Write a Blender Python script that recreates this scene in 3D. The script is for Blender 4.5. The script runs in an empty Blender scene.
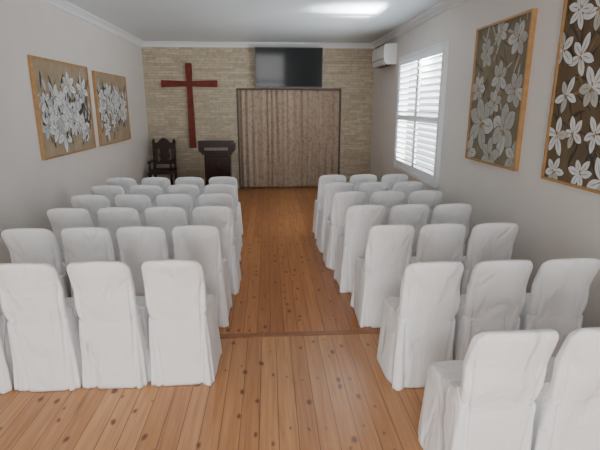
import bpy, bmesh, math, random
from mathutils import Vector, Matrix
random.seed(7)
scene = bpy.context.scene
COL = scene.collection

# ---------------------------------------------------------------- helpers
def nmat(name):
    m = bpy.data.materials.new(name); m.use_nodes = True
    nt = m.node_tree; b = nt.nodes["Principled BSDF"]
    return m, nt, b

def simple(name, col, rough=0.5, noise=0.0, nscale=20, metal=0.0, bump=0.0, bscale=60, spec=None):
    m, nt, b = nmat(name)
    b.inputs["Roughness"].default_value = rough
    b.inputs["Metallic"].default_value = metal
    if spec is not None: b.inputs["Specular IOR Level"].default_value = spec
    tc = nt.nodes.new("ShaderNodeTexCoord")
    n = nt.nodes.new("ShaderNodeTexNoise"); n.inputs["Scale"].default_value = nscale
    n.inputs["Detail"].default_value = 4
    nt.links.new(tc.outputs["Object"], n.inputs["Vector"])
    r = nt.nodes.new("ShaderNodeValToRGB")
    r.color_ramp.elements[0].position = 0.3; r.color_ramp.elements[1].position = 0.7
    r.color_ramp.elements[0].color = tuple(c*(1-noise) for c in col)+(1,)
    r.color_ramp.elements[1].color = tuple(min(1, c*(1+noise)) for c in col)+(1,)
    nt.links.new(n.outputs["Fac"], r.inputs["Fac"])
    nt.links.new(r.outputs["Color"], b.inputs["Base Color"])
    if bump > 0:
        n2 = nt.nodes.new("ShaderNodeTexNoise"); n2.inputs["Scale"].default_value = bscale
        n2.inputs["Detail"].default_value = 5
        nt.links.new(tc.outputs["Object"], n2.inputs["Vector"])
        bp = nt.nodes.new("ShaderNodeBump"); bp.inputs["Strength"].default_value = bump
        bp.inputs["Distance"].default_value = 0.01
        nt.links.new(n2.outputs["Fac"], bp.inputs["Height"])
        nt.links.new(bp.outputs["Normal"], b.inputs["Normal"])
    return m

class MB:
    def __init__(s): s.v=[]; s.f=[]; s.mi=[]; s.sm=[]
    def add(s, verts, faces, mi=0, smooth=False):
        o=len(s.v); s.v += [tuple(v) for v in verts]
        for f in faces:
            s.f.append([i+o for i in f]); s.mi.append(mi); s.sm.append(smooth)
    def box(s, x0,x1,y0,y1,z0,z1, mi=0, M=None):
        vs=[Vector(p) for p in ((x0,y0,z0),(x1,y0,z0),(x1,y1,z0),(x0,y1,z0),(x0,y0,z1),(x1,y0,z1),(x1,y1,z1),(x0,y1,z1))]
        if M: vs=[M@v for v in vs]
        s.add(vs, [(0,3,2,1),(4,5,6,7),(0,1,5,4),(1,2,6,5),(2,3,7,6),(3,0,4,7)], mi)
    def lathe(s, prof, cx, cy, mi=0, n=16):
        vs=[]; fs=[]
        for r,z in prof:
            for i in range(n):
                a=2*math.pi*i/n; vs.append((cx+r*math.cos(a),cy+r*math.sin(a),z))
        for k in range(len(prof)-1):
            for i in range(n):
                j=(i+1)%n; fs.append((k*n+i,k*n+j,(k+1)*n+j,(k+1)*n+i))
        fs.append(tuple(range(n))[::-1]); fs.append(tuple((len(prof)-1)*n+i for i in range(n)))
        s.add(vs,fs,mi,True)
    def prism(s, pts, a0, a1, axis='y', mi=0):
        n=len(pts); vs=[]
        for a in (a0,a1):
            for p,q in pts:
                vs.append({'y':(p,a,q),'x':(a,p,q),'z':(p,q,a)}[axis])
        fs=[tuple(range(n))[::-1], tuple(range(n,2*n))]
        for i in range(n):
            j=(i+1)%n; fs.append((i,j,j+n,i+n))
        s.add(vs,fs,mi)
    def obj(s, name, mats, bevel=0, recalc=True, center=True):
        c=Vector((0,0,0))
        if center:
            lo=[min(v[i] for v in s.v) for i in range(3)]; hi=[max(v[i] for v in s.v) for i in range(3)]
            c=Vector(((lo[0]+hi[0])/2,(lo[1]+hi[1])/2,lo[2]))
        me=bpy.data.meshes.new(name); me.from_pydata([tuple(Vector(v)-c) for v in s.v],[],s.f)
        for m in mats: me.materials.append(m)
        for p,i,sm in zip(me.polygons,s.mi,s.sm): p.material_index=i; p.use_smooth=sm
        if recalc:
            bm=bmesh.new(); bm.from_mesh(me); bmesh.ops.recalc_face_normals(bm,faces=bm.faces); bm.to_mesh(me); bm.free()
        me.update()
        ob=bpy.data.objects.new(name,me); COL.objects.link(ob); ob.location=c
        if bevel>0:
            b=ob.modifiers.new("bevel","BEVEL"); b.width=bevel; b.segments=2; b.limit_method='ANGLE'
        return ob

# ---------------------------------------------------------------- room dims
XL,XR=-2.42,2.14; YB=9.64; YR=-2.6; H=2.88; CAMZ=1.7

# ---------------------------------------------------------------- materials
m_wall = simple("wall_paint",(0.70,0.665,0.625),0.6,0.02,3,bump=0.05,bscale=40)
m_ceil = simple("ceiling_paint",(0.68,0.75,0.79),0.4,0.01,2)
m_trim = simple("white_trim",(0.80,0.82,0.84),0.35,0.01,5)
m_white_plastic = simple("white_plastic",(0.78,0.79,0.77),0.3,0.01,5)
m_dark = simple("dark_slot",(0.03,0.03,0.03),0.5,0.1,5)
m_redwood = simple("cross_wood",(0.15,0.018,0.009),0.5,0.3,8,spec=0.3)
m_darkwood = simple("dark_wood",(0.025,0.008,0.006),0.35,0.3,12,spec=0.35)
m_seatfab = simple("seat_leather",(0.02,0.010,0.008),0.45,0.2,12)
m_fwood = simple("frame_wood",(0.42,0.235,0.095),0.45,0.15,15)

def cloth_mat():
    m,nt,b=nmat("chair_cover_cloth")
    b.inputs["Base Color"].default_value=(0.87,0.88,0.90,1)
    b.inputs["Roughness"].default_value=0.8
    tc=nt.nodes.new("ShaderNodeTexCoord")
    mp=nt.nodes.new("ShaderNodeMapping"); mp.inputs["Scale"].default_value=(1,1,0.5)
    n=nt.nodes.new("ShaderNodeTexNoise"); n.inputs["Scale"].default_value=6; n.inputs["Detail"].default_value=4
    n.inputs["Distortion"].default_value=0.7
    w=nt.nodes.new("ShaderNodeTexNoise"); w.inputs["Scale"].default_value=6; w.inputs["Detail"].default_value=2; w.inputs["Distortion"].default_value=0.8
    s1=nt.nodes.new("ShaderNodeMath"); s1.operation='SUBTRACT'; s1.inputs[1].default_value=0.5
    ab=nt.nodes.new("ShaderNodeMath"); ab.operation='ABSOLUTE'
    pw=nt.nodes.new("ShaderNodeMath"); pw.operation='POWER'; pw.inputs[1].default_value=0.8
    a=nt.nodes.new("ShaderNodeMath"); a.operation='MULTIPLY_ADD'; a.inputs[1].default_value=-0.6
    oi=nt.nodes.new("ShaderNodeObjectInfo")
    va=nt.nodes.new("ShaderNodeVectorMath"); va.operation='ADD'
    sc=nt.nodes.new("ShaderNodeMath"); sc.operation='MULTIPLY'; sc.inputs[1].default_value=20
    L=nt.links.new
    L(oi.outputs["Random"],sc.inputs[0]); L(tc.outputs["Object"],mp.inputs["Vector"])
    L(mp.outputs["Vector"],va.inputs[0]); L(sc.outputs[0],va.inputs[1])
    L(va.outputs[0],n.inputs["Vector"]); L(va.outputs[0],w.inputs["Vector"])
    L(w.outputs["Fac"],s1.inputs[0]); L(s1.outputs[0],ab.inputs[0]); L(ab.outputs[0],pw.inputs[0])
    L(pw.outputs[0],a.inputs[0]); L(n.outputs["Fac"],a.inputs[2])
    bp=nt.nodes.new("ShaderNodeBump"); bp.inputs["Strength"].default_value=0.7; bp.inputs["Distance"].default_value=0.045
    L(a.outputs[0],bp.inputs["Height"]); L(bp.outputs["Normal"],b.inputs["Normal"])
    return m
m_cloth=cloth_mat()

def floor_mat(name,c1,c2,mort,off,knotmin):
    m,nt,b=nmat(name); L=nt.links.new
    tc=nt.nodes.new("ShaderNodeTexCoord")
    sp=nt.nodes.new("ShaderNodeSeparateXYZ"); L(tc.outputs["Object"],sp.inputs[0])
    cb=nt.nodes.new("ShaderNodeCombineXYZ"); L(sp.outputs["Y"],cb.inputs["X"]); L(sp.outputs["X"],cb.inputs["Y"])
    ad=nt.nodes.new("ShaderNodeVectorMath"); ad.operation='ADD'; ad.inputs[1].default_value=(20+off,20.03+off*0.37,0)
    L(cb.outputs[0],ad.inputs[0])
    br=nt.nodes.new("ShaderNodeTexBrick"); L(ad.outputs[0],br.inputs["Vector"])
    br.inputs["Scale"].default_value=1; br.inputs["Brick Width"].default_value=7.3; br.inputs["Row Height"].default_value=0.105
    br.inputs["Mortar Size"].default_value=0.0022; br.inputs["Mortar Smooth"].default_value=0.3
    br.offset=0.37
    br.inputs["Color1"].default_value=c1+(1,); br.inputs["Color2"].default_value=c2+(1,); br.inputs["Mortar"].default_value=mort+(1,)
    mp=nt.nodes.new("ShaderNodeMapping"); mp.inputs["Scale"].default_value=(30,1.3,1); L(tc.outputs["Object"],mp.inputs["Vector"])
    g=nt.nodes.new("ShaderNodeTexNoise"); g.inputs["Scale"].default_value=1.3; g.inputs["Detail"].default_value=5; g.inputs["Distortion"].default_value=0.8
    L(mp.outputs[0],g.inputs["Vector"])
    gr=nt.nodes.new("ShaderNodeValToRGB"); gr.color_ramp.elements[0].position=0.3; gr.color_ramp.elements[1].position=0.7
    gr.color_ramp.elements[0].color=(0.74,0.64,0.54,1); gr.color_ramp.elements[1].color=(1.10,1.10,1.10,1)
    L(g.outputs["Fac"],gr.inputs["Fac"])
    mx=nt.nodes.new("ShaderNodeMix"); mx.data_type='RGBA'; mx.blend_type='MULTIPLY'; mx.inputs["Factor"].default_value=0.9
    L(br.outputs["Color"],mx.inputs[6]); L(gr.outputs["Color"],mx.inputs[7])
    mk=nt.nodes.new("ShaderNodeMapping"); mk.inputs["Scale"].default_value=(10.0,5.5,1); mk.inputs["Location"].default_value=(off,off,0)
    L(tc.outputs["Object"],mk.inputs["Vector"])
    wn=nt.nodes.new("ShaderNodeTexNoise"); wn.inputs["Scale"].default_value=2.0; L(mk.outputs[0],wn.inputs["Vector"])
    wm=nt.nodes.new("ShaderNodeMix"); wm.data_type='RGBA'; wm.blend_type='LINEAR_LIGHT'; wm.inputs["Factor"].default_value=0.12
    L(mk.outputs[0],wm.inputs[6]); L(wn.outputs["Color"],wm.inputs[7])
    vo=nt.nodes.new("ShaderNodeTexVoronoi"); vo.voronoi_dimensions='2D'; vo.inputs["Scale"].default_value=1.0
    L(wm.outputs[2],vo.inputs["Vector"])
    sr=nt.nodes.new("ShaderNodeSeparateColor"); L(vo.outputs["Color"],sr.inputs[0])
    rs=nt.nodes.new("ShaderNodeMapRange"); rs.inputs["From Min"].default_value=knotmin; rs.inputs["From Max"].default_value=1.0
    rs.inputs["To Min"].default_value=0.03; rs.inputs["To Max"].default_value=0.16
    L(sr.outputs[0],rs.inputs["Value"])
    dv=nt.nodes.new("ShaderNodeMath"); dv.operation='SUBTRACT'; L(vo.outputs["Distance"],dv.inputs[0]); L(rs.outputs[0],dv.inputs[1])
    kr=nt.nodes.new("ShaderNodeMapRange"); kr.inputs["From Min"].default_value=-0.05; kr.inputs["From Max"].default_value=0.07
    kr.inputs["To Min"].default_value=0.92; kr.inputs["To Max"].default_value=0
    L(dv.outputs[0],kr.inputs["Value"])
    gate=nt.nodes.new("ShaderNodeMath"); gate.operation='GREATER_THAN'; gate.inputs[1].default_value=knotmin
    L(sr.outputs[0],gate.inputs[0])
    km=nt.nodes.new("ShaderNodeMath"); km.operation='MULTIPLY'; L(kr.outputs[0],km.inputs[0]); L(gate.outputs[0],km.inputs[1])
    kx=nt.nodes.new("ShaderNodeMix"); kx.data_type='RGBA'; L(km.outputs[0],kx.inputs["Factor"])
    L(mx.outputs[2],kx.inputs[6]); kx.inputs[7].default_value=(0.12,0.035,0.014,1)
    L(kx.outputs[2],b.inputs["Base Color"])
    b.inputs["Roughness"].default_value=0.30
    b.inputs["Specular IOR Level"].default_value=0.42
    bp=nt.nodes.new("ShaderNodeBump"); bp.inputs["Strength"].default_value=0.25; bp.inputs["Distance"].default_value=0.003; bp.invert=True
    L(br.outputs["Fac"],bp.inputs["Height"]); L(bp.outputs["Normal"],b.inputs["Normal"])
    return m
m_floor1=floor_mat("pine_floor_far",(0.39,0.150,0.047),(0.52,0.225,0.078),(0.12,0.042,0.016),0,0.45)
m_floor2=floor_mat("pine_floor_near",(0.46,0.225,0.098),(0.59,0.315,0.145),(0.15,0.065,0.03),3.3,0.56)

def stone_mat():
    m,nt,b=nmat("stone_cladding"); L=nt.links.new
    tc=nt.nodes.new("ShaderNodeTexCoord")
    sp=nt.nodes.new("ShaderNodeSeparateXYZ"); L(tc.outputs["Object"],sp.inputs[0])
    cb=nt.nodes.new("ShaderNodeCombineXYZ"); L(sp.outputs["X"],cb.inputs["X"]); L(sp.outputs["Z"],cb.inputs["Y"])
    nn=nt.nodes.new("ShaderNodeTexNoise"); nn.inputs["Scale"].default_value=6; L(cb.outputs[0],nn.inputs["Vector"])
    wm=nt.nodes.new("ShaderNodeMix"); wm.data_type='RGBA'; wm.blend_type='LINEAR_LIGHT'; wm.inputs["Factor"].default_value=0.012
    L(cb.outputs[0],wm.inputs[6]); L(nn.outputs["Color"],wm.inputs[7])
    br=nt.nodes.new("ShaderNodeTexBrick"); L(wm.outputs[2],br.inputs["Vector"])
    br.inputs["Scale"].default_value=1; br.inputs["Brick Width"].default_value=0.26; br.inputs["Row Height"].default_value=0.05
    br.inputs["Mortar Size"].default_value=0.003; br.inputs["Mortar Smooth"].default_value=0.5
    br.offset=0.43; br.squash=0.6; br.squash_frequency=3
    br.inputs["Color1"].default_value=(0.41,0.35,0.255,1); br.inputs["Color2"].default_value=(0.55,0.485,0.37,1); br.inputs["Mortar"].default_value=(0.31,0.26,0.185,1)
    n2=nt.nodes.new("ShaderNodeTexNoise"); n2.inputs["Scale"].default_value=14; n2.inputs["Detail"].default_value=5; L(cb.outputs[0],n2.inputs["Vector"])
    r=nt.nodes.new("ShaderNodeValToRGB"); r.color_ramp.elements[0].color=(0.87,0.86,0.84,1); r.color_ramp.elements[1].color=(1.1,1.1,1.1,1)
    r.color_ramp.elements[0].position=0.3; r.color_ramp.elements[1].position=0.7
    L(n2.outputs["Fac"],r.inputs["Fac"])
    mx=nt.nodes.new("ShaderNodeMix"); mx.data_type='RGBA'; mx.blend_type='MULTIPLY'; mx.inputs["Factor"].default_value=1
    L(br.outputs["Color"],mx.inputs[6]); L(r.outputs["Color"],mx.inputs[7]); L(mx.outputs[2],b.inputs["Base Color"])
    b.inputs["Roughness"].default_value=0.8
    bp=nt.nodes.new("ShaderNodeBump"); bp.inputs["Strength"].default_value=0.45; bp.inputs["Distance"].default_value=0.008; bp.invert=True
    ma=nt.nodes.new("ShaderNodeMath"); ma.operation='MULTIPLY_ADD'; ma.inputs[1].default_value=-0.4
    L(n2.outputs["Fac"],ma.inputs[0]); L(br.outputs["Fac"],ma.inputs[2])
    L(ma.outputs[0],bp.inputs["Height"]); L(bp.outputs["Normal"],b.inputs["Normal"])
    return m
m_stone=stone_mat()

# ---------------------------------------------------------------- room shell
T=0.12
YS=3.2
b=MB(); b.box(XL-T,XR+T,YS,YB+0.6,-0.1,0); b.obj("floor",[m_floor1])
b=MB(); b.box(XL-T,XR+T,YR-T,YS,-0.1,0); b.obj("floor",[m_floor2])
b=MB(); b.prism([(YS-0.035,0.0),(YS-0.028,0.006),(YS+0.028,0.006),(YS+0.035,0.0)],XL+0.002,XR-0.002,'x'); b.obj("trim_1",[simple("threshold_wood",(0.26,0.10,0.038),0.35,0.15,20)])
b=MB(); b.box(XL-T,XR+T,YR-T,YB+0.6,H,H+0.1); b.obj("ceiling",[m_ceil])
b=MB(); b.box(XL-T,XL,YR-T,YB+0.6,0,H); b.obj("wall_left",[m_wall])
WY0,WY1,WZ0,WZ1=5.66,7.58,0.72,2.40
b=MB()
b.box(XR,XR+T,YR-T,WY0,0,H); b.box(XR,XR+T,WY1,YB+0.6,0,H)
b.box(XR,XR+T,WY0,WY1,0,WZ0); b.box(XR,XR+T,WY0,WY1,WZ1,H)
b.obj("wall_right",[m_wall])
OX0,OX1,OZ=-0.63,1.49,2.03
b=MB()
b.box(XL,OX0,YB,YB+T,0,H); b.box(OX1,XR,YB,YB+T,0,H); b.box(OX0,OX1,YB,YB+T,OZ,H)
b.obj("wall_back",[m_stone])
b=MB(); b.box(XL,XR,YB+0.5,YB+0.6,0,H); b.obj("wall_alcove",[m_wall])
b=MB()
b.box(OX0,OX0+0.03,YB-0.012,YB+T+0.01,0,OZ-0.03); b.box(OX1-0.03,OX1,YB-0.012,YB+T+0.01,0,OZ-0.03); b.box(OX0,OX1,YB-0.012,YB+T+0.01,OZ-0.03,OZ)
b.obj("trim_2",[simple("casing_brown",(0.10,0.07,0.05),0.5,0.2,10)],bevel=0.003)
DX0,DX1,DZ=-1.95,0.80,2.25
b=MB(); b.box(XL,DX0,YR-T,YR,0,H); b.box(DX1,XR,YR-T,YR,0,H); b.box(DX0,DX1,YR-T,YR,DZ,H)
b.obj("wall_front",[m_wall])
b=MB()
for x in (DX0+0.01,(DX0+DX1)/2-0.04,DX1-0.09): b.box(x,x+0.08,YR-0.08,YR-0.02,0,DZ-0.01)
for z in (0.001,1.0,DZ-0.09): b.box(DX0+0.01,DX1-0.01,YR-0.075,YR-0.025,z,z+0.079)
b.obj("door_1",[m_trim],bevel=0.004)

prof=[(0,0),(0.09,0),(0.085,-0.015),(0.055,-0.03),(0.03,-0.055),(0.018,-0.085),(0,-0.09)]
def cornice(name,side):
    b=MB()
    if side=='l': b.prism([(XL+p,H+q) for p,q in prof],YR,YB,'y')
    if side=='r': b.prism([(XR-p,H+q) for p,q in prof],YR,YB,'y')
    if side=='f': b.prism([(YB-p,H+q) for p,q in prof],XL,XR,'x')
    if side=='b': b.prism([(YR+p,H+q) for p,q in prof],XL,XR,'x')
    b.obj(name,[m_trim])
for i,s_ in enumerate('lrfb'): cornice("trim_%d"%(i+3),s_)
def base(name,x0,x1,y0,y1):
    b=MB(); b.box(x0,x1,y0,y1,0,0.09); b.obj(name,[m_trim],bevel=0.004)
base("baseboard_left",XL,XL+0.015,YR,YB)
base("baseboard_right",XR-0.015,XR,YR,YB)

# ---------------------------------------------------------------- window with plantation shutters
b=MB()
x0,x1=XR-0.055,XR-0.001
b.box(x0,x1,WY0-0.03,WY0+0.02,WZ0-0.03,WZ1+0.03); b.box(x0,x1,WY1-0.02,WY1+0.03,WZ0-0.03,WZ1+0.03)
b.box(x0,x1,WY0+0.02,WY1-0.02,WZ0-0.03,WZ0+0.02); b.box(x0,x1,WY0+0.02,WY1-0.02,WZ1-0.02,WZ1+0.03)
ym=(WY0+WY1)/2
xa,xb=XR-0.045,XR-0.015
for (a,c) in ((WY0+0.022,ym-0.002),(ym+0.002,WY1-0.022)):
    st=0.05
    b.box(xa,xb,a,a+st,WZ0+0.022,WZ1-0.022); b.box(xa,xb,c-st,c,WZ0+0.022,WZ1-0.022)
    zm=(WZ0+WZ1)/2-0.05
    for q0,q1 in ((WZ0+0.022,WZ0+0.11),(WZ1-0.10,WZ1-0.022),(zm-0.04,zm+0.04)): b.box(xa,xb,a+st,c-st,q0,q1)
    for (z0,z1) in ((WZ0+0.11,zm-0.04),(zm+0.04,WZ1-0.10)):
        n=int(round((z1-z0)/0.085))
        for i in range(n):
            zc=z0+(i+0.5)*(z1-z0)/n
            M=Matrix.Translation((XR-0.03,0,zc))@Matrix.Rotation(math.radians(34),4,'Y')
            b.box(-0.044,0.044,a+st,c-st,-0.005,0.005,0,M)
b.obj("window_1",[m_trim],bevel=0.002)

# ---------------------------------------------------------------- air conditioner
b=MB()
pr=[(XR,2.36),(XR-0.16,2.36),(XR-0.20,2.40),(XR-0.215,2.48),(XR-0.215,2.64),(XR-0.20,2.675),(XR-0.02,2.69),(XR,2.69)]
b.prism(pr,7.95,8.85,'y')
b.box(XR-0.219,XR-0.2,7.97,8.83,2.452,2.458,1)
b.box(XR-0.19,XR-0.06,8.02,8.78,2.352,2.362,1)
b.box(XR-0.19,XR-0.03,8.05,8.75,2.688,2.694,1)
b.prism([(XR-0.17,2.353),(XR-0.205,2.395),(XR-0.21,2.39),(XR-0.175,2.345)],8.0,8.8,'y')
b.obj("air_conditioner",[m_white_plastic,m_dark],bevel=0.005)

# ---------------------------------------------------------------- television
m_scr,nt,bb=nmat("tv_screen"); bb.inputs["Base Color"].default_value=(0.026,0.030,0.033,1); bb.inputs["Roughness"].default_value=0.07
bb.inputs["Specular IOR Level"].default_value=0.16
b=MB()
M=Matrix.Translation((0.42,YB-0.13,2.41))@Matrix.Rotation(math.radians(4),4,'X')
b.box(-0.665,0.665,-0.0,0.045,-0.375,0.375,0,M)
b.box(-0.645,0.645,-0.003,0.0,-0.35,0.36,1,M)
b.box(-0.3,0.3,0.045,0.075,-0.2,0.2,0,M)
b.box(0.42-0.15,0.42+0.15,YB-0.07,YB-0.001,2.25,2.6,0)
b.obj("television",[simple("tv_case",(0.02,0.02,0.022),0.35,0.05,5),m_scr])

# ---------------------------------------------------------------- curtain
def curtain_mat():
    m,nt,b=nmat("curtain_fabric"); L=nt.links.new
    tc=nt.nodes.new("ShaderNodeTexCoord")
    v=nt.nodes.new("ShaderNodeTexVoronoi"); v.inputs["Scale"].default_value=14; L(tc.outputs["Object"],v.inputs["Vector"])
    n=nt.nodes.new("ShaderNodeTexNoise"); n.inputs["Scale"].default_value=30; n.inputs["Detail"].default_value=3; L(tc.outputs["Object"],n.inputs["Vector"])
    a=nt.nodes.new("ShaderNodeMath"); a.operation='ADD'; L(v.outputs["Distance"],a.inputs[0]); L(n.outputs["Fac"],a.inputs[1])
    r=nt.nodes.new("ShaderNodeValToRGB"); r.color_ramp.elements[0].position=0.55; r.color_ramp.elements[1].position=1.1
    r.color_ramp.elements[0].color=(0.30,0.22,0.16,1); r.color_ramp.elements[1].color=(0.43,0.34,0.26,1)
    L(a.outputs[0],r.inputs["Fac"]); L(r.outputs["Color"],b.inputs["Base Color"]); b.inputs["Roughness"].default_value=0.8
    return m
b=MB(); nx,nz=420,24; vs=[];fs=[]
cx0,cx1=OX0+0.035,OX1-0.035
for k in range(nz+1):
    t=k/nz; z=0.02+t*(OZ-0.06)
    for i in range(nx+1):
        u=i/nx; x=cx0+u*(cx1-cx0)
        ph=u*2*math.pi*17+1.3*math.sin(u*17)+0.5*math.sin(u*41)
        amp=0.018+0.010*(1-t)+0.006*math.sin(u*23)
        vs.append((x+0.006*math.sin(ph*0.5+t*2)*math.sin(math.pi*u), YB+0.05+amp*math.sin(ph+0.35*math.sin(t*3+u*9))+0.003*math.sin(ph*2.3),z))
for k in range(nz):
    for i in range(nx):
        a=k*(nx+1)+i; fs.append((a,a+1,a+nx+2,a+nx+1))
b.add(vs,fs,0,True); b.obj("curtain",[curtain_mat()],recalc=False)

# ---------------------------------------------------------------- cross
def flare(L0,wc,we):
    return [(0.0,wc/2),(L0*0.55,wc/2*1.25),(L0,we/2)]
b=MB()
cx,cz=-1.54,2.11
yf0,yf1=YB-0.06,YB-0.001
def arm(dx,dz,L0,wc,we,y0,y1):
    pts=[]
    pr=flare(L0,wc,we)
    for d,w in pr: pts.append((cx+dx*d - dz*w, cz+dz*d + dx*w))
    for d,w in reversed(pr): pts.append((cx+dx*d + dz*w, cz+dz*d - dx*w))
    b.prism(pts,y0,y1,'y')
arm(1,0,0.545,0.095,0.13,yf0+0.008,yf1)
arm(-1,0,0.545,0.095,0.13,yf0+0.008,yf1)
arm(0,1,0.38,0.10,0.12,yf0,yf1)
arm(0,-1,1.25,0.10,0.13,yf0,yf1)
b.obj("wall_cross",[m_redwood],bevel=0.004)

# ---------------------------------------------------------------- lectern
b=MB()
lx,ly=-0.98,9.0
b.box(lx-0.30,lx+0.30,ly-0.22,ly+0.22,0,0.06)
b.box(lx-0.27,lx+0.27,ly-0.19,ly+0.19,0.06,0.11)
b.box(lx-0.24,lx+0.24,ly-0.16,ly+0.16,0.11,0.80)
b.box(lx-0.19,lx+0.19,ly-0.172,ly-0.16,0.18,0.72)
b.box(lx-0.025,lx+0.025,ly-0.185,ly-0.17,0.25,0.66); b.box(lx-0.11,lx+0.11,ly-0.185,ly-0.17,0.50,0.55)
b.box(lx-0.28,lx+0.28,ly-0.20,ly+0.20,0.80,0.84)
b.prism([(ly-0.23,0.84),(ly+0.21,0.84),(ly+0.21,0.92),(ly-0.23,1.02)],lx-0.31,lx+0.31,'x')
b.box(lx-0.33,lx+0.33,ly-0.245,ly-0.215,0.95,1.06)
b.box(lx-0.33,lx-0.305,ly-0.235,ly+0.22,0.86,0.985); b.box(lx+0.305,lx+0.33,ly-0.235,ly+0.22,0.86,0.985)
b.box(lx-0.22,lx+0.22,ly-0.249,ly-0.243,0.88,0.935,1)
b.obj("lectern",[m_darkwood,simple("lectern_plate",(0.16,0.12,0.10),0.3,0.2,30)],bevel=0.004)

# ---------------------------------------------------------------- carved wooden chair
b=MB()
wx,wy=-2.08,9.15
for sx in (-1,1):
    b.lathe([(0.02,0),(0.028,0.03),(0.018,0.06),(0.026,0.2),(0.02,0.34),(0.03,0.38),(0.03,0.44)],wx+sx*0.2,wy-0.2,0,12)
    b.lathe([(0.016,0.44),(0.024,0.50),(0.016,0.58),(0.022,0.64)],wx+sx*0.2,wy-0.18,0,12)
    M=Matrix.Translation((wx+sx*0.2,wy+0.2,0))@Matrix.Rotation(math.radians(-4),4,'X')
    b.box(-0.022,0.022,-0.022,0.022,0,0.98,0,M)
    b.lathe([(0.02,0.97),(0.032,1.0),(0.02,1.035),(0.004,1.06)],wx+sx*0.2,wy+0.268,0,12)
    b.box(wx+sx*0.2-0.028,wx+sx*0.2+0.028,wy-0.22,wy+0.23,0.63,0.66)
    b.box(wx+sx*0.2-0.012,wx+sx*0.2+0.012,wy-0.19,wy+0.2,0.16,0.19)
b.box(wx-0.23,wx+0.23,wy-0.23,wy+0.21,0.42,0.46)
b.box(wx-0.20,wx+0.20,wy-0.21,wy+0.18,0.46,0.49,1)
b.box(wx-0.2,wx+0.2,wy-0.012,wy+0.012,0.16,0.19)
M=Matrix.Translation((wx,wy+0.2,0))@Matrix.Rotation(math.radians(-4),4,'X')
b.box(-0.2,0.2,-0.012,0.012,0.56,0.61,0,M)
pts=[(-0.2,0.86),(0.2,0.86),(0.2,0.97),(0.12,0.99),(0.06,1.05),(0,1.08),(-0.06,1.05),(-0.12,0.99),(-0.2,0.97)]
o=len(b.v); b.prism(pts,-0.014,0.014,'y')
for i in range(o,len(b.v)): b.v[i]=tuple(M@Vector(b.v[i]))
o=len(b.v); b.prism([(-0.11,0.6),(0.11,0.6),(0.08,0.66),(0.11,0.74),(0.08,0.8),(0.10,0.88),(-0.10,0.88),(-0.08,0.8),(-0.11,0.74),(-0.08,0.66)],-0.01,0.01,'y')
for i in range(o,len(b.v)): b.v[i]=tuple(M@Vector(b.v[i]))
for sx in (-0.15,0.15): b.box(sx-0.014,sx+0.014,-0.01,0.01,0.6,0.88,0,M)
b.obj("carved_wooden_armchair",[m_darkwood,m_seatfab])

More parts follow.
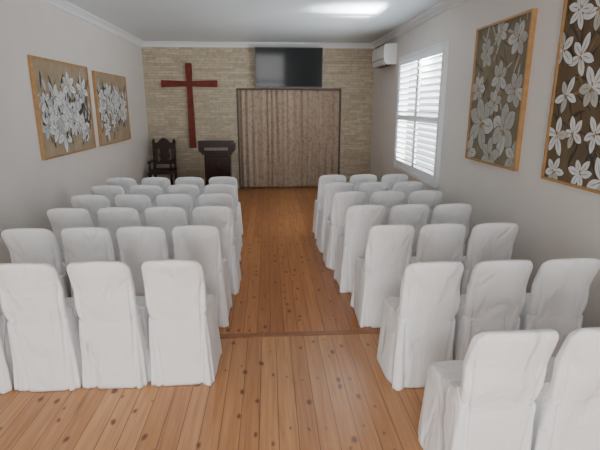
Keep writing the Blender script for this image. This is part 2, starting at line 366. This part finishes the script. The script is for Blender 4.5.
# ---------------------------------------------------------------- paintings
def painting(name,y0,y1,z0,z1,wx,n,style,seed):
    rnd=random.Random(seed)
    wx=wx+n*0.001
    W,Hh=y1-y0,z1-z0
    b=MB()
    P=lambda u,v,w:(wx+n*w,y0+u,z0+v)
    def bx(u0,u1,v0,v1,w0,w1,mi):
        xa,xb=sorted((wx+n*w0,wx+n*w1)); b.box(xa,xb,y0+u0,y0+u1,z0+v0,z0+v1,mi)
    F=0.020
    bx(0,F,0,Hh,0,0.04,1); bx(W-F,W,0,Hh,0,0.04,1); bx(F,W-F,0,F,0,0.04,1); bx(F,W-F,Hh-F,Hh,0,0.04,1)
    bx(F,W-F,F,Hh-F,0,0.026,0)
    lev=[0.0264]
    def shape(pts,mi):
        lev[0]+=0.000008
        q=[P(min(max(u,F),W-F),min(max(v,F),Hh-F),lev[0]) for u,v in pts]
        b.add(q,[tuple(range(len(q)))],mi)
    def petal(cu,cv,ang,L,Wd,mi,bend=0.0):
        pts=[];N=9;prof=[]
        for i in range(N+1):
            t=i/N; w=Wd*0.5*(math.sin(math.pi*min(1,t**1.15)))**0.7
            prof.append((t*L,w,bend*L*t*t))
        ca,sa=math.cos(ang),math.sin(ang)
        for d,w,o in prof: pts.append((cu+d*ca-(w+o)*sa,cv+d*sa+(w+o)*ca))
        for d,w,o in reversed(prof[1:-1]): pts.append((cu+d*ca-(-w+o)*sa,cv+d*sa+(-w+o)*ca))
        shape(pts,mi)
    def flower(cu,cv,R,np_,wd,ms):
        a0=rnd.uniform(0,6.28)
        for k in range(np_):
            a=a0+2*math.pi*k/np_+rnd.uniform(-.15,.15); L=R*rnd.uniform(0.8,1.1)
            bd=rnd.uniform(-.15,.15)
            petal(cu,cv,a,L*1.03,R*wd*1.12,4,bd)
            petal(cu,cv,a,L,R*wd,rnd.choice(ms),bd)
            petal(cu+math.cos(a)*R*.12,cv+math.sin(a)*R*.12,a,L*0.6,R*wd*0.14,3,bd)
        for k in range(7):
            a=rnd.uniform(0,6.28); petal(cu,cv,a,R*0.24,R*0.06,5)
    if style=='left':
        for i in range(130):
            cu=rnd.uniform(0.06,0.94)*W; cv=Hh*(0.45+rnd.uniform(-.27,.27))
            petal(cu,cv,rnd.uniform(0.6,2.6)+(3.14 if rnd.random()<.3 else 0),rnd.uniform(.1,.25),rnd.uniform(.02,.05),rnd.choice([4,6,6,7]),rnd.uniform(-.3,.3))
        for i in range(24):
            cu=(0.13+0.74*((i*0.618)%1)+rnd.uniform(-.03,.03))*W; cv=Hh*min(0.76,max(0.22,rnd.gauss(0.46,0.15)))
            flower(cu,cv,rnd.uniform(.13,.20),rnd.choice([5,6]),0.46,[2,2,7])
            for q in range(2):
                petal(cu+rnd.uniform(-.12,.12),cv+rnd.uniform(-.12,.12),rnd.uniform(0,6.28),rnd.uniform(.06,.14),rnd.uniform(.02,.04),6,rnd.uniform(-.3,.3))
    elif style=='r1':
        for i in range(60):
            cu=rnd.uniform(0.05,0.95)*W; cv=Hh*rnd.uniform(.1,.95)
            petal(cu,cv,rnd.uniform(0.3,2.8),rnd.uniform(.12,.3),rnd.uniform(.015,.035),rnd.choice([4,6,7]),rnd.uniform(-.3,.3))
        for (u,v,R) in ((.2,.85,.17),(.75,.80,.16),(.45,.62,.16),(.85,.55,.17),(.15,.52,.18),(.28,.26,.27),(.72,.30,.29),(.5,.05,.2),(.05,.08,.18),(.95,.06,.18),(.5,.92,.13),(.5,.45,.14)):
            flower(u*W,v*Hh,R,6,0.54,[7,7,2])
    else:
        for i in range(110):
            cu=rnd.uniform(0.02,0.98)*W; cv=Hh*rnd.uniform(.02,.98)
            petal(cu,cv,rnd.uniform(0.3,2.8),rnd.uniform(.12,.3),rnd.uniform(.01,.03),rnd.choice([4,6,6,5]),rnd.uniform(-.4,.4))
        for j in range(5):
            for i in range(4):
                flower((0.12+0.25*i+rnd.uniform(-.06,.06)+(j%2)*.08)*W,(0.08+0.21*j+rnd.uniform(-.04,.04))*Hh,rnd.uniform(.12,.17),rnd.choice([5,6]),0.44,[2,2,7])
    cols={'left':((0.34,0.265,0.175),(0.25,0.20,0.14),(0.46,0.48,0.48)),
          'r1':((0.19,0.155,0.10),(0.12,0.10,0.062),(0.38,0.37,0.33)),
          'r2':((0.135,0.092,0.050),(0.09,0.06,0.035),(0.46,0.44,0.39))}[style]
    mats=[simple("canvas_"+style,cols[0],0.8,0.18,6,bump=0.2,bscale=80), m_fwood,
          simple("petal_white_"+style,(0.68,0.69,0.69) if style!='r1' else (0.48,0.48,0.45),0.7,0.12,14),
          simple("petal_vein_"+style,(0.30,0.31,0.30),0.7,0.1,14),
          simple("petal_outline_"+style,tuple(c*0.42 for c in cols[0]),0.7,0.1,14),
          simple("stamen_"+style,(0.24,0.155,0.05),0.7,0.2,14),
          simple("leaf_"+style,(0.04,0.036,0.03) if style!='r1' else cols[1],0.7,0.3,14),
          simple("petal_grey_"+style,cols[2],0.7,0.12,14)]
    return b.obj(name,mats,recalc=False)
painting("lily_painting",5.10,6.60,1.13,2.19,XL,1,'left',3)
painting("lily_painting",6.84,8.28,1.13,2.16,XL,1,'left',11)
painting("flower_painting",3.81,4.83,1.15,2.44,XR,-1,'r1',5)
painting("flower_painting",2.39,3.41,1.15,2.44,XR,-1,'r2',8)

# ---------------------------------------------------------------- covered chairs
def lerp(a,b,t): return a+(b-a)*t
def curve(tbl,z):
    for (z0,v0),(z1,v1) in zip(tbl,tbl[1:]):
        if z<=z1:
            t=(z-z0)/(z1-z0) if z1>z0 else 1
            t=t*t*(3-2*t)*0.35+t*0.65
            return lerp(v0,v1,t)
    return tbl[-1][1]
def chair_mesh(seed):
    rnd=random.Random(seed)
    ZT=0.850; NP=160
    yr_t=[(0,-0.03),(0.2,-0.02),(0.45,-0.035),(0.65,-0.085),(0.865,-0.15)]
    hw_t=[(0,0.200),(0.25,0.188),(0.45,0.179),(0.60,0.175),(0.75,0.173),(0.9,0.170)]
    rings=[]
    for i in range(24):
        z=0.003+0.42*i/23; rings.append((z,curve([(0,0.41),(0.42,0.385)],z),1.0))
    rings+= [(0.437,0.38,1),(0.447,0.37,.99),(0.455,0.35,.985),(0.462,0.31,.98),(0.470,0.25,.98),(0.480,0.18,.98),(0.493,0.11,.985),(0.510,0.065,.99),(0.53,0.035,.995)]
    r=0.048
    for i in range(18):
        z=0.55+(ZT-r-0.005-0.55)*i/17; rings.append((z,None,1))
    for i in range(1,10):
        a=i/9*math.pi/2; rings.append((ZT-r+r*math.sin(a),None,('top',a)))
    ph=[rnd.uniform(0,6.28) for _ in range(10)]
    creases=[(rnd.uniform(-.15,.15),rnd.uniform(.48,.78),rnd.uniform(-1.0,1.0),rnd.uniform(.05,.11),rnd.choice([-1,1])) for _ in range(5)]
    creases+=[(rnd.uniform(-.07,.07),rnd.uniform(.1,.35),rnd.uniform(-.2,.2),rnd.uniform(.14,.22),rnd.choice([-1,1])) for _ in range(2)]
    vs=[];fs=[]
    nr=len(rings)
    for k,(z,yf,ws) in enumerate(rings):
        yr=curve(yr_t,z); hw=curve(hw_t,z)
        TH=0.052; th=TH
        if isinstance(ws,tuple):
            a=ws[1]; hw=hw-r+r*math.cos(a); th=TH*max(0.12,math.cos(a))**0.6
            yf_=yr+TH/2+th/2; yr=yr+TH/2-th/2
        else:
            hw*=ws; yf_= yf if yf is not None else yr+th
        n=9.0 if z<0.46 else 5.0
        cy=(yr+yf_)/2; hy=(yf_-yr)/2
        low=max(0,(0.44-z)/0.44)
        up=min(1,max(0,(z-0.46)/0.2))
        for i in range(NP):
            t=2*math.pi*(i+0.5)/NP
            c,s=math.cos(t),math.sin(t)
            x=hw*math.copysign(abs(c)**(2/n),c); y=hy*math.copysign(abs(s)**(2/n),s)
            amp=0.014*low**0.8
            arc=(x/hw - y/hy) if s<0 else (x/hw + y/hy)
            d=amp*(math.sin(5*t+ph[0]+2*z)+0.8*math.sin(9*t+ph[1])+0.6*math.sin(8*arc+ph[2]-2*z))*0.5
            if s<0:
                for sg in (-1,1):
                    xf=sg*(0.118+0.010*math.sin(ph[3]+sg)+0.045*(z/0.86))
                    g=math.exp(-((x-xf)/0.008)**2)
                    d-= 0.021*g*min(1,max(0,(0.80-z)/0.35))
                d+=0.004*math.sin(ph[4]+z*12+x*14)*up+0.0025*math.sin(x*26+ph[5]+z*9)
                for (qx,qz,sl,ln_,sg) in creases:
                    ux=(x-qx)+sl*(z-qz); uz=(z-qz)-sl*(x-qx)
                    d+=sg*0.0055*math.exp(-(ux/0.013)**2-(uz/ln_)**2)
            nx_,ny_=(x/hw)**5,(y/hy)**5
            ln=math.hypot(nx_,ny_) or 1
            x2=x+d*nx_/ln; y2=y+d*ny_/ln
            x2+=0.003*math.sin(z*9+ph[6])*up
            y3=cy+y2+0.045*up*(x/0.17)**2
            z3=z+ (0.022*(1-(x/0.17)**2)-0.008 if z>0.6 else 0)*min(1,max(0,(z-0.6)/0.2))
            if 0.44<z<0.5: z3+=0.006*math.sin(x*25+ph[7])*math.sin(y*20)
            vs.append((x2,y3,max(0.0,z3)))
    for k in range(nr-1):
        for i in range(NP):
            j=(i+1)%NP; fs.append((k*NP+i,k*NP+j,(k+1)*NP+j,(k+1)*NP+i))
    fs.append(tuple(range(NP))[::-1])
    top=[(nr-1)*NP+i for i in range(NP)]
    for i in range(0,NP//2-1):
        fs.append((top[i],top[i+1],top[NP-2-i],top[NP-1-i]))
    me=bpy.data.meshes.new("chair_cover_%d"%seed); me.from_pydata(vs,[],fs); me.materials.append(m_cloth)
    for p in me.polygons: p.use_smooth=len(p.vertices)<=4
    bm=bmesh.new(); bm.from_mesh(me); bmesh.ops.recalc_face_normals(bm,faces=bm.faces); bm.to_mesh(me); bm.free()
    me.update(); return me
CM=[chair_mesh(s) for s in range(1,9)]
rc=random.Random(4); cnt=0
def chair(x,ytop,rot=0):
    global cnt
    ob=bpy.data.objects.new("covered_chair",CM[(cnt*3)%8]); cnt+=1
    COL.objects.link(ob); ob.location=(x,ytop+0.15,0); ob.rotation_euler=(0,0,math.radians(rot+rc.uniform(-1.2,1.2)))
for xs,y in (([-.565,-.975,-1.385,-1.80],2.45),([-.545,-.94,-1.335,-1.73],3.21),([-.50,-.905,-1.31,-1.715],3.87),
             ([-.54,-.945,-1.35,-1.755],4.46),([-.55,-.955,-1.36,-1.765],5.01),([-.57,-.975,-1.38,-1.785],5.56)):
    for x in xs: chair(x,y)
for xs,y in (([.965,1.365,1.765],1.51),([.93,1.33,1.73],2.32),([.895,1.29,1.685],3.14),([.845,1.24,1.64],3.83),
             ([.81,1.205,1.605],4.48),([.79,1.19,1.59],5.04),([.79,1.19,1.59],5.62)):
    for x in xs: chair(x,y)

# ---------------------------------------------------------------- lights
def area(name,loc,rot,sx,sy,e,col):
    l=bpy.data.lights.new(name,'AREA'); l.shape='RECTANGLE'; l.size=sx; l.size_y=sy; l.energy=e; l.color=col
    o=bpy.data.objects.new(name,l); COL.objects.link(o); o.location=loc; o.rotation_euler=rot; return o
area("daylight_rear_door",((DX0+DX1)/2,YR-0.25,DZ/2+0.1),(math.radians(90),0,0),DX1-DX0,DZ,215,(1.0,0.98,0.95))
area("daylight_window",(XR+0.45,(WY0+WY1)/2,(WZ0+WZ1)/2),(0,math.radians(90),0),2.0,2.4,280,(0.97,0.985,1.0))
o=area("added_ceiling_patch_light",(XR+1.9,6.5,0.55),(0,0,0),0.3,0.3,75,(1.0,1.0,1.0))  # lamp added outside, aimed up through the louvres to brighten a ceiling patch
dv=Vector((1.45,6.35,2.88))-o.location; o.rotation_euler=dv.to_track_quat('-Z','Y').to_euler(); o.data.spread=math.radians(16)
w=bpy.data.worlds.new("sky"); scene.world=w; w.use_nodes=True
bg=w.node_tree.nodes["Background"]; bg.inputs["Color"].default_value=(0.85,0.93,1.0,1); bg.inputs["Strength"].default_value=1.9

# ---------------------------------------------------------------- camera
f=460.0; yaw=math.radians(3.85); p=math.radians(14.6)
F=Vector((math.sin(yaw)*math.cos(p),math.cos(yaw)*math.cos(p),-math.sin(p)))
R=Vector((math.cos(yaw),-math.sin(yaw),0)); U=R.cross(F)
cam=bpy.data.cameras.new("camera"); cam.sensor_width=36; cam.lens=f/600*36; cam.clip_start=0.02
co=bpy.data.objects.new("camera",cam); COL.objects.link(co)
Mx=Matrix(((R.x,U.x,-F.x,0),(R.y,U.y,-F.y,0),(R.z,U.z,-F.z,CAMZ),(0,0,0,1)))
co.matrix_world=Mx; scene.camera=co
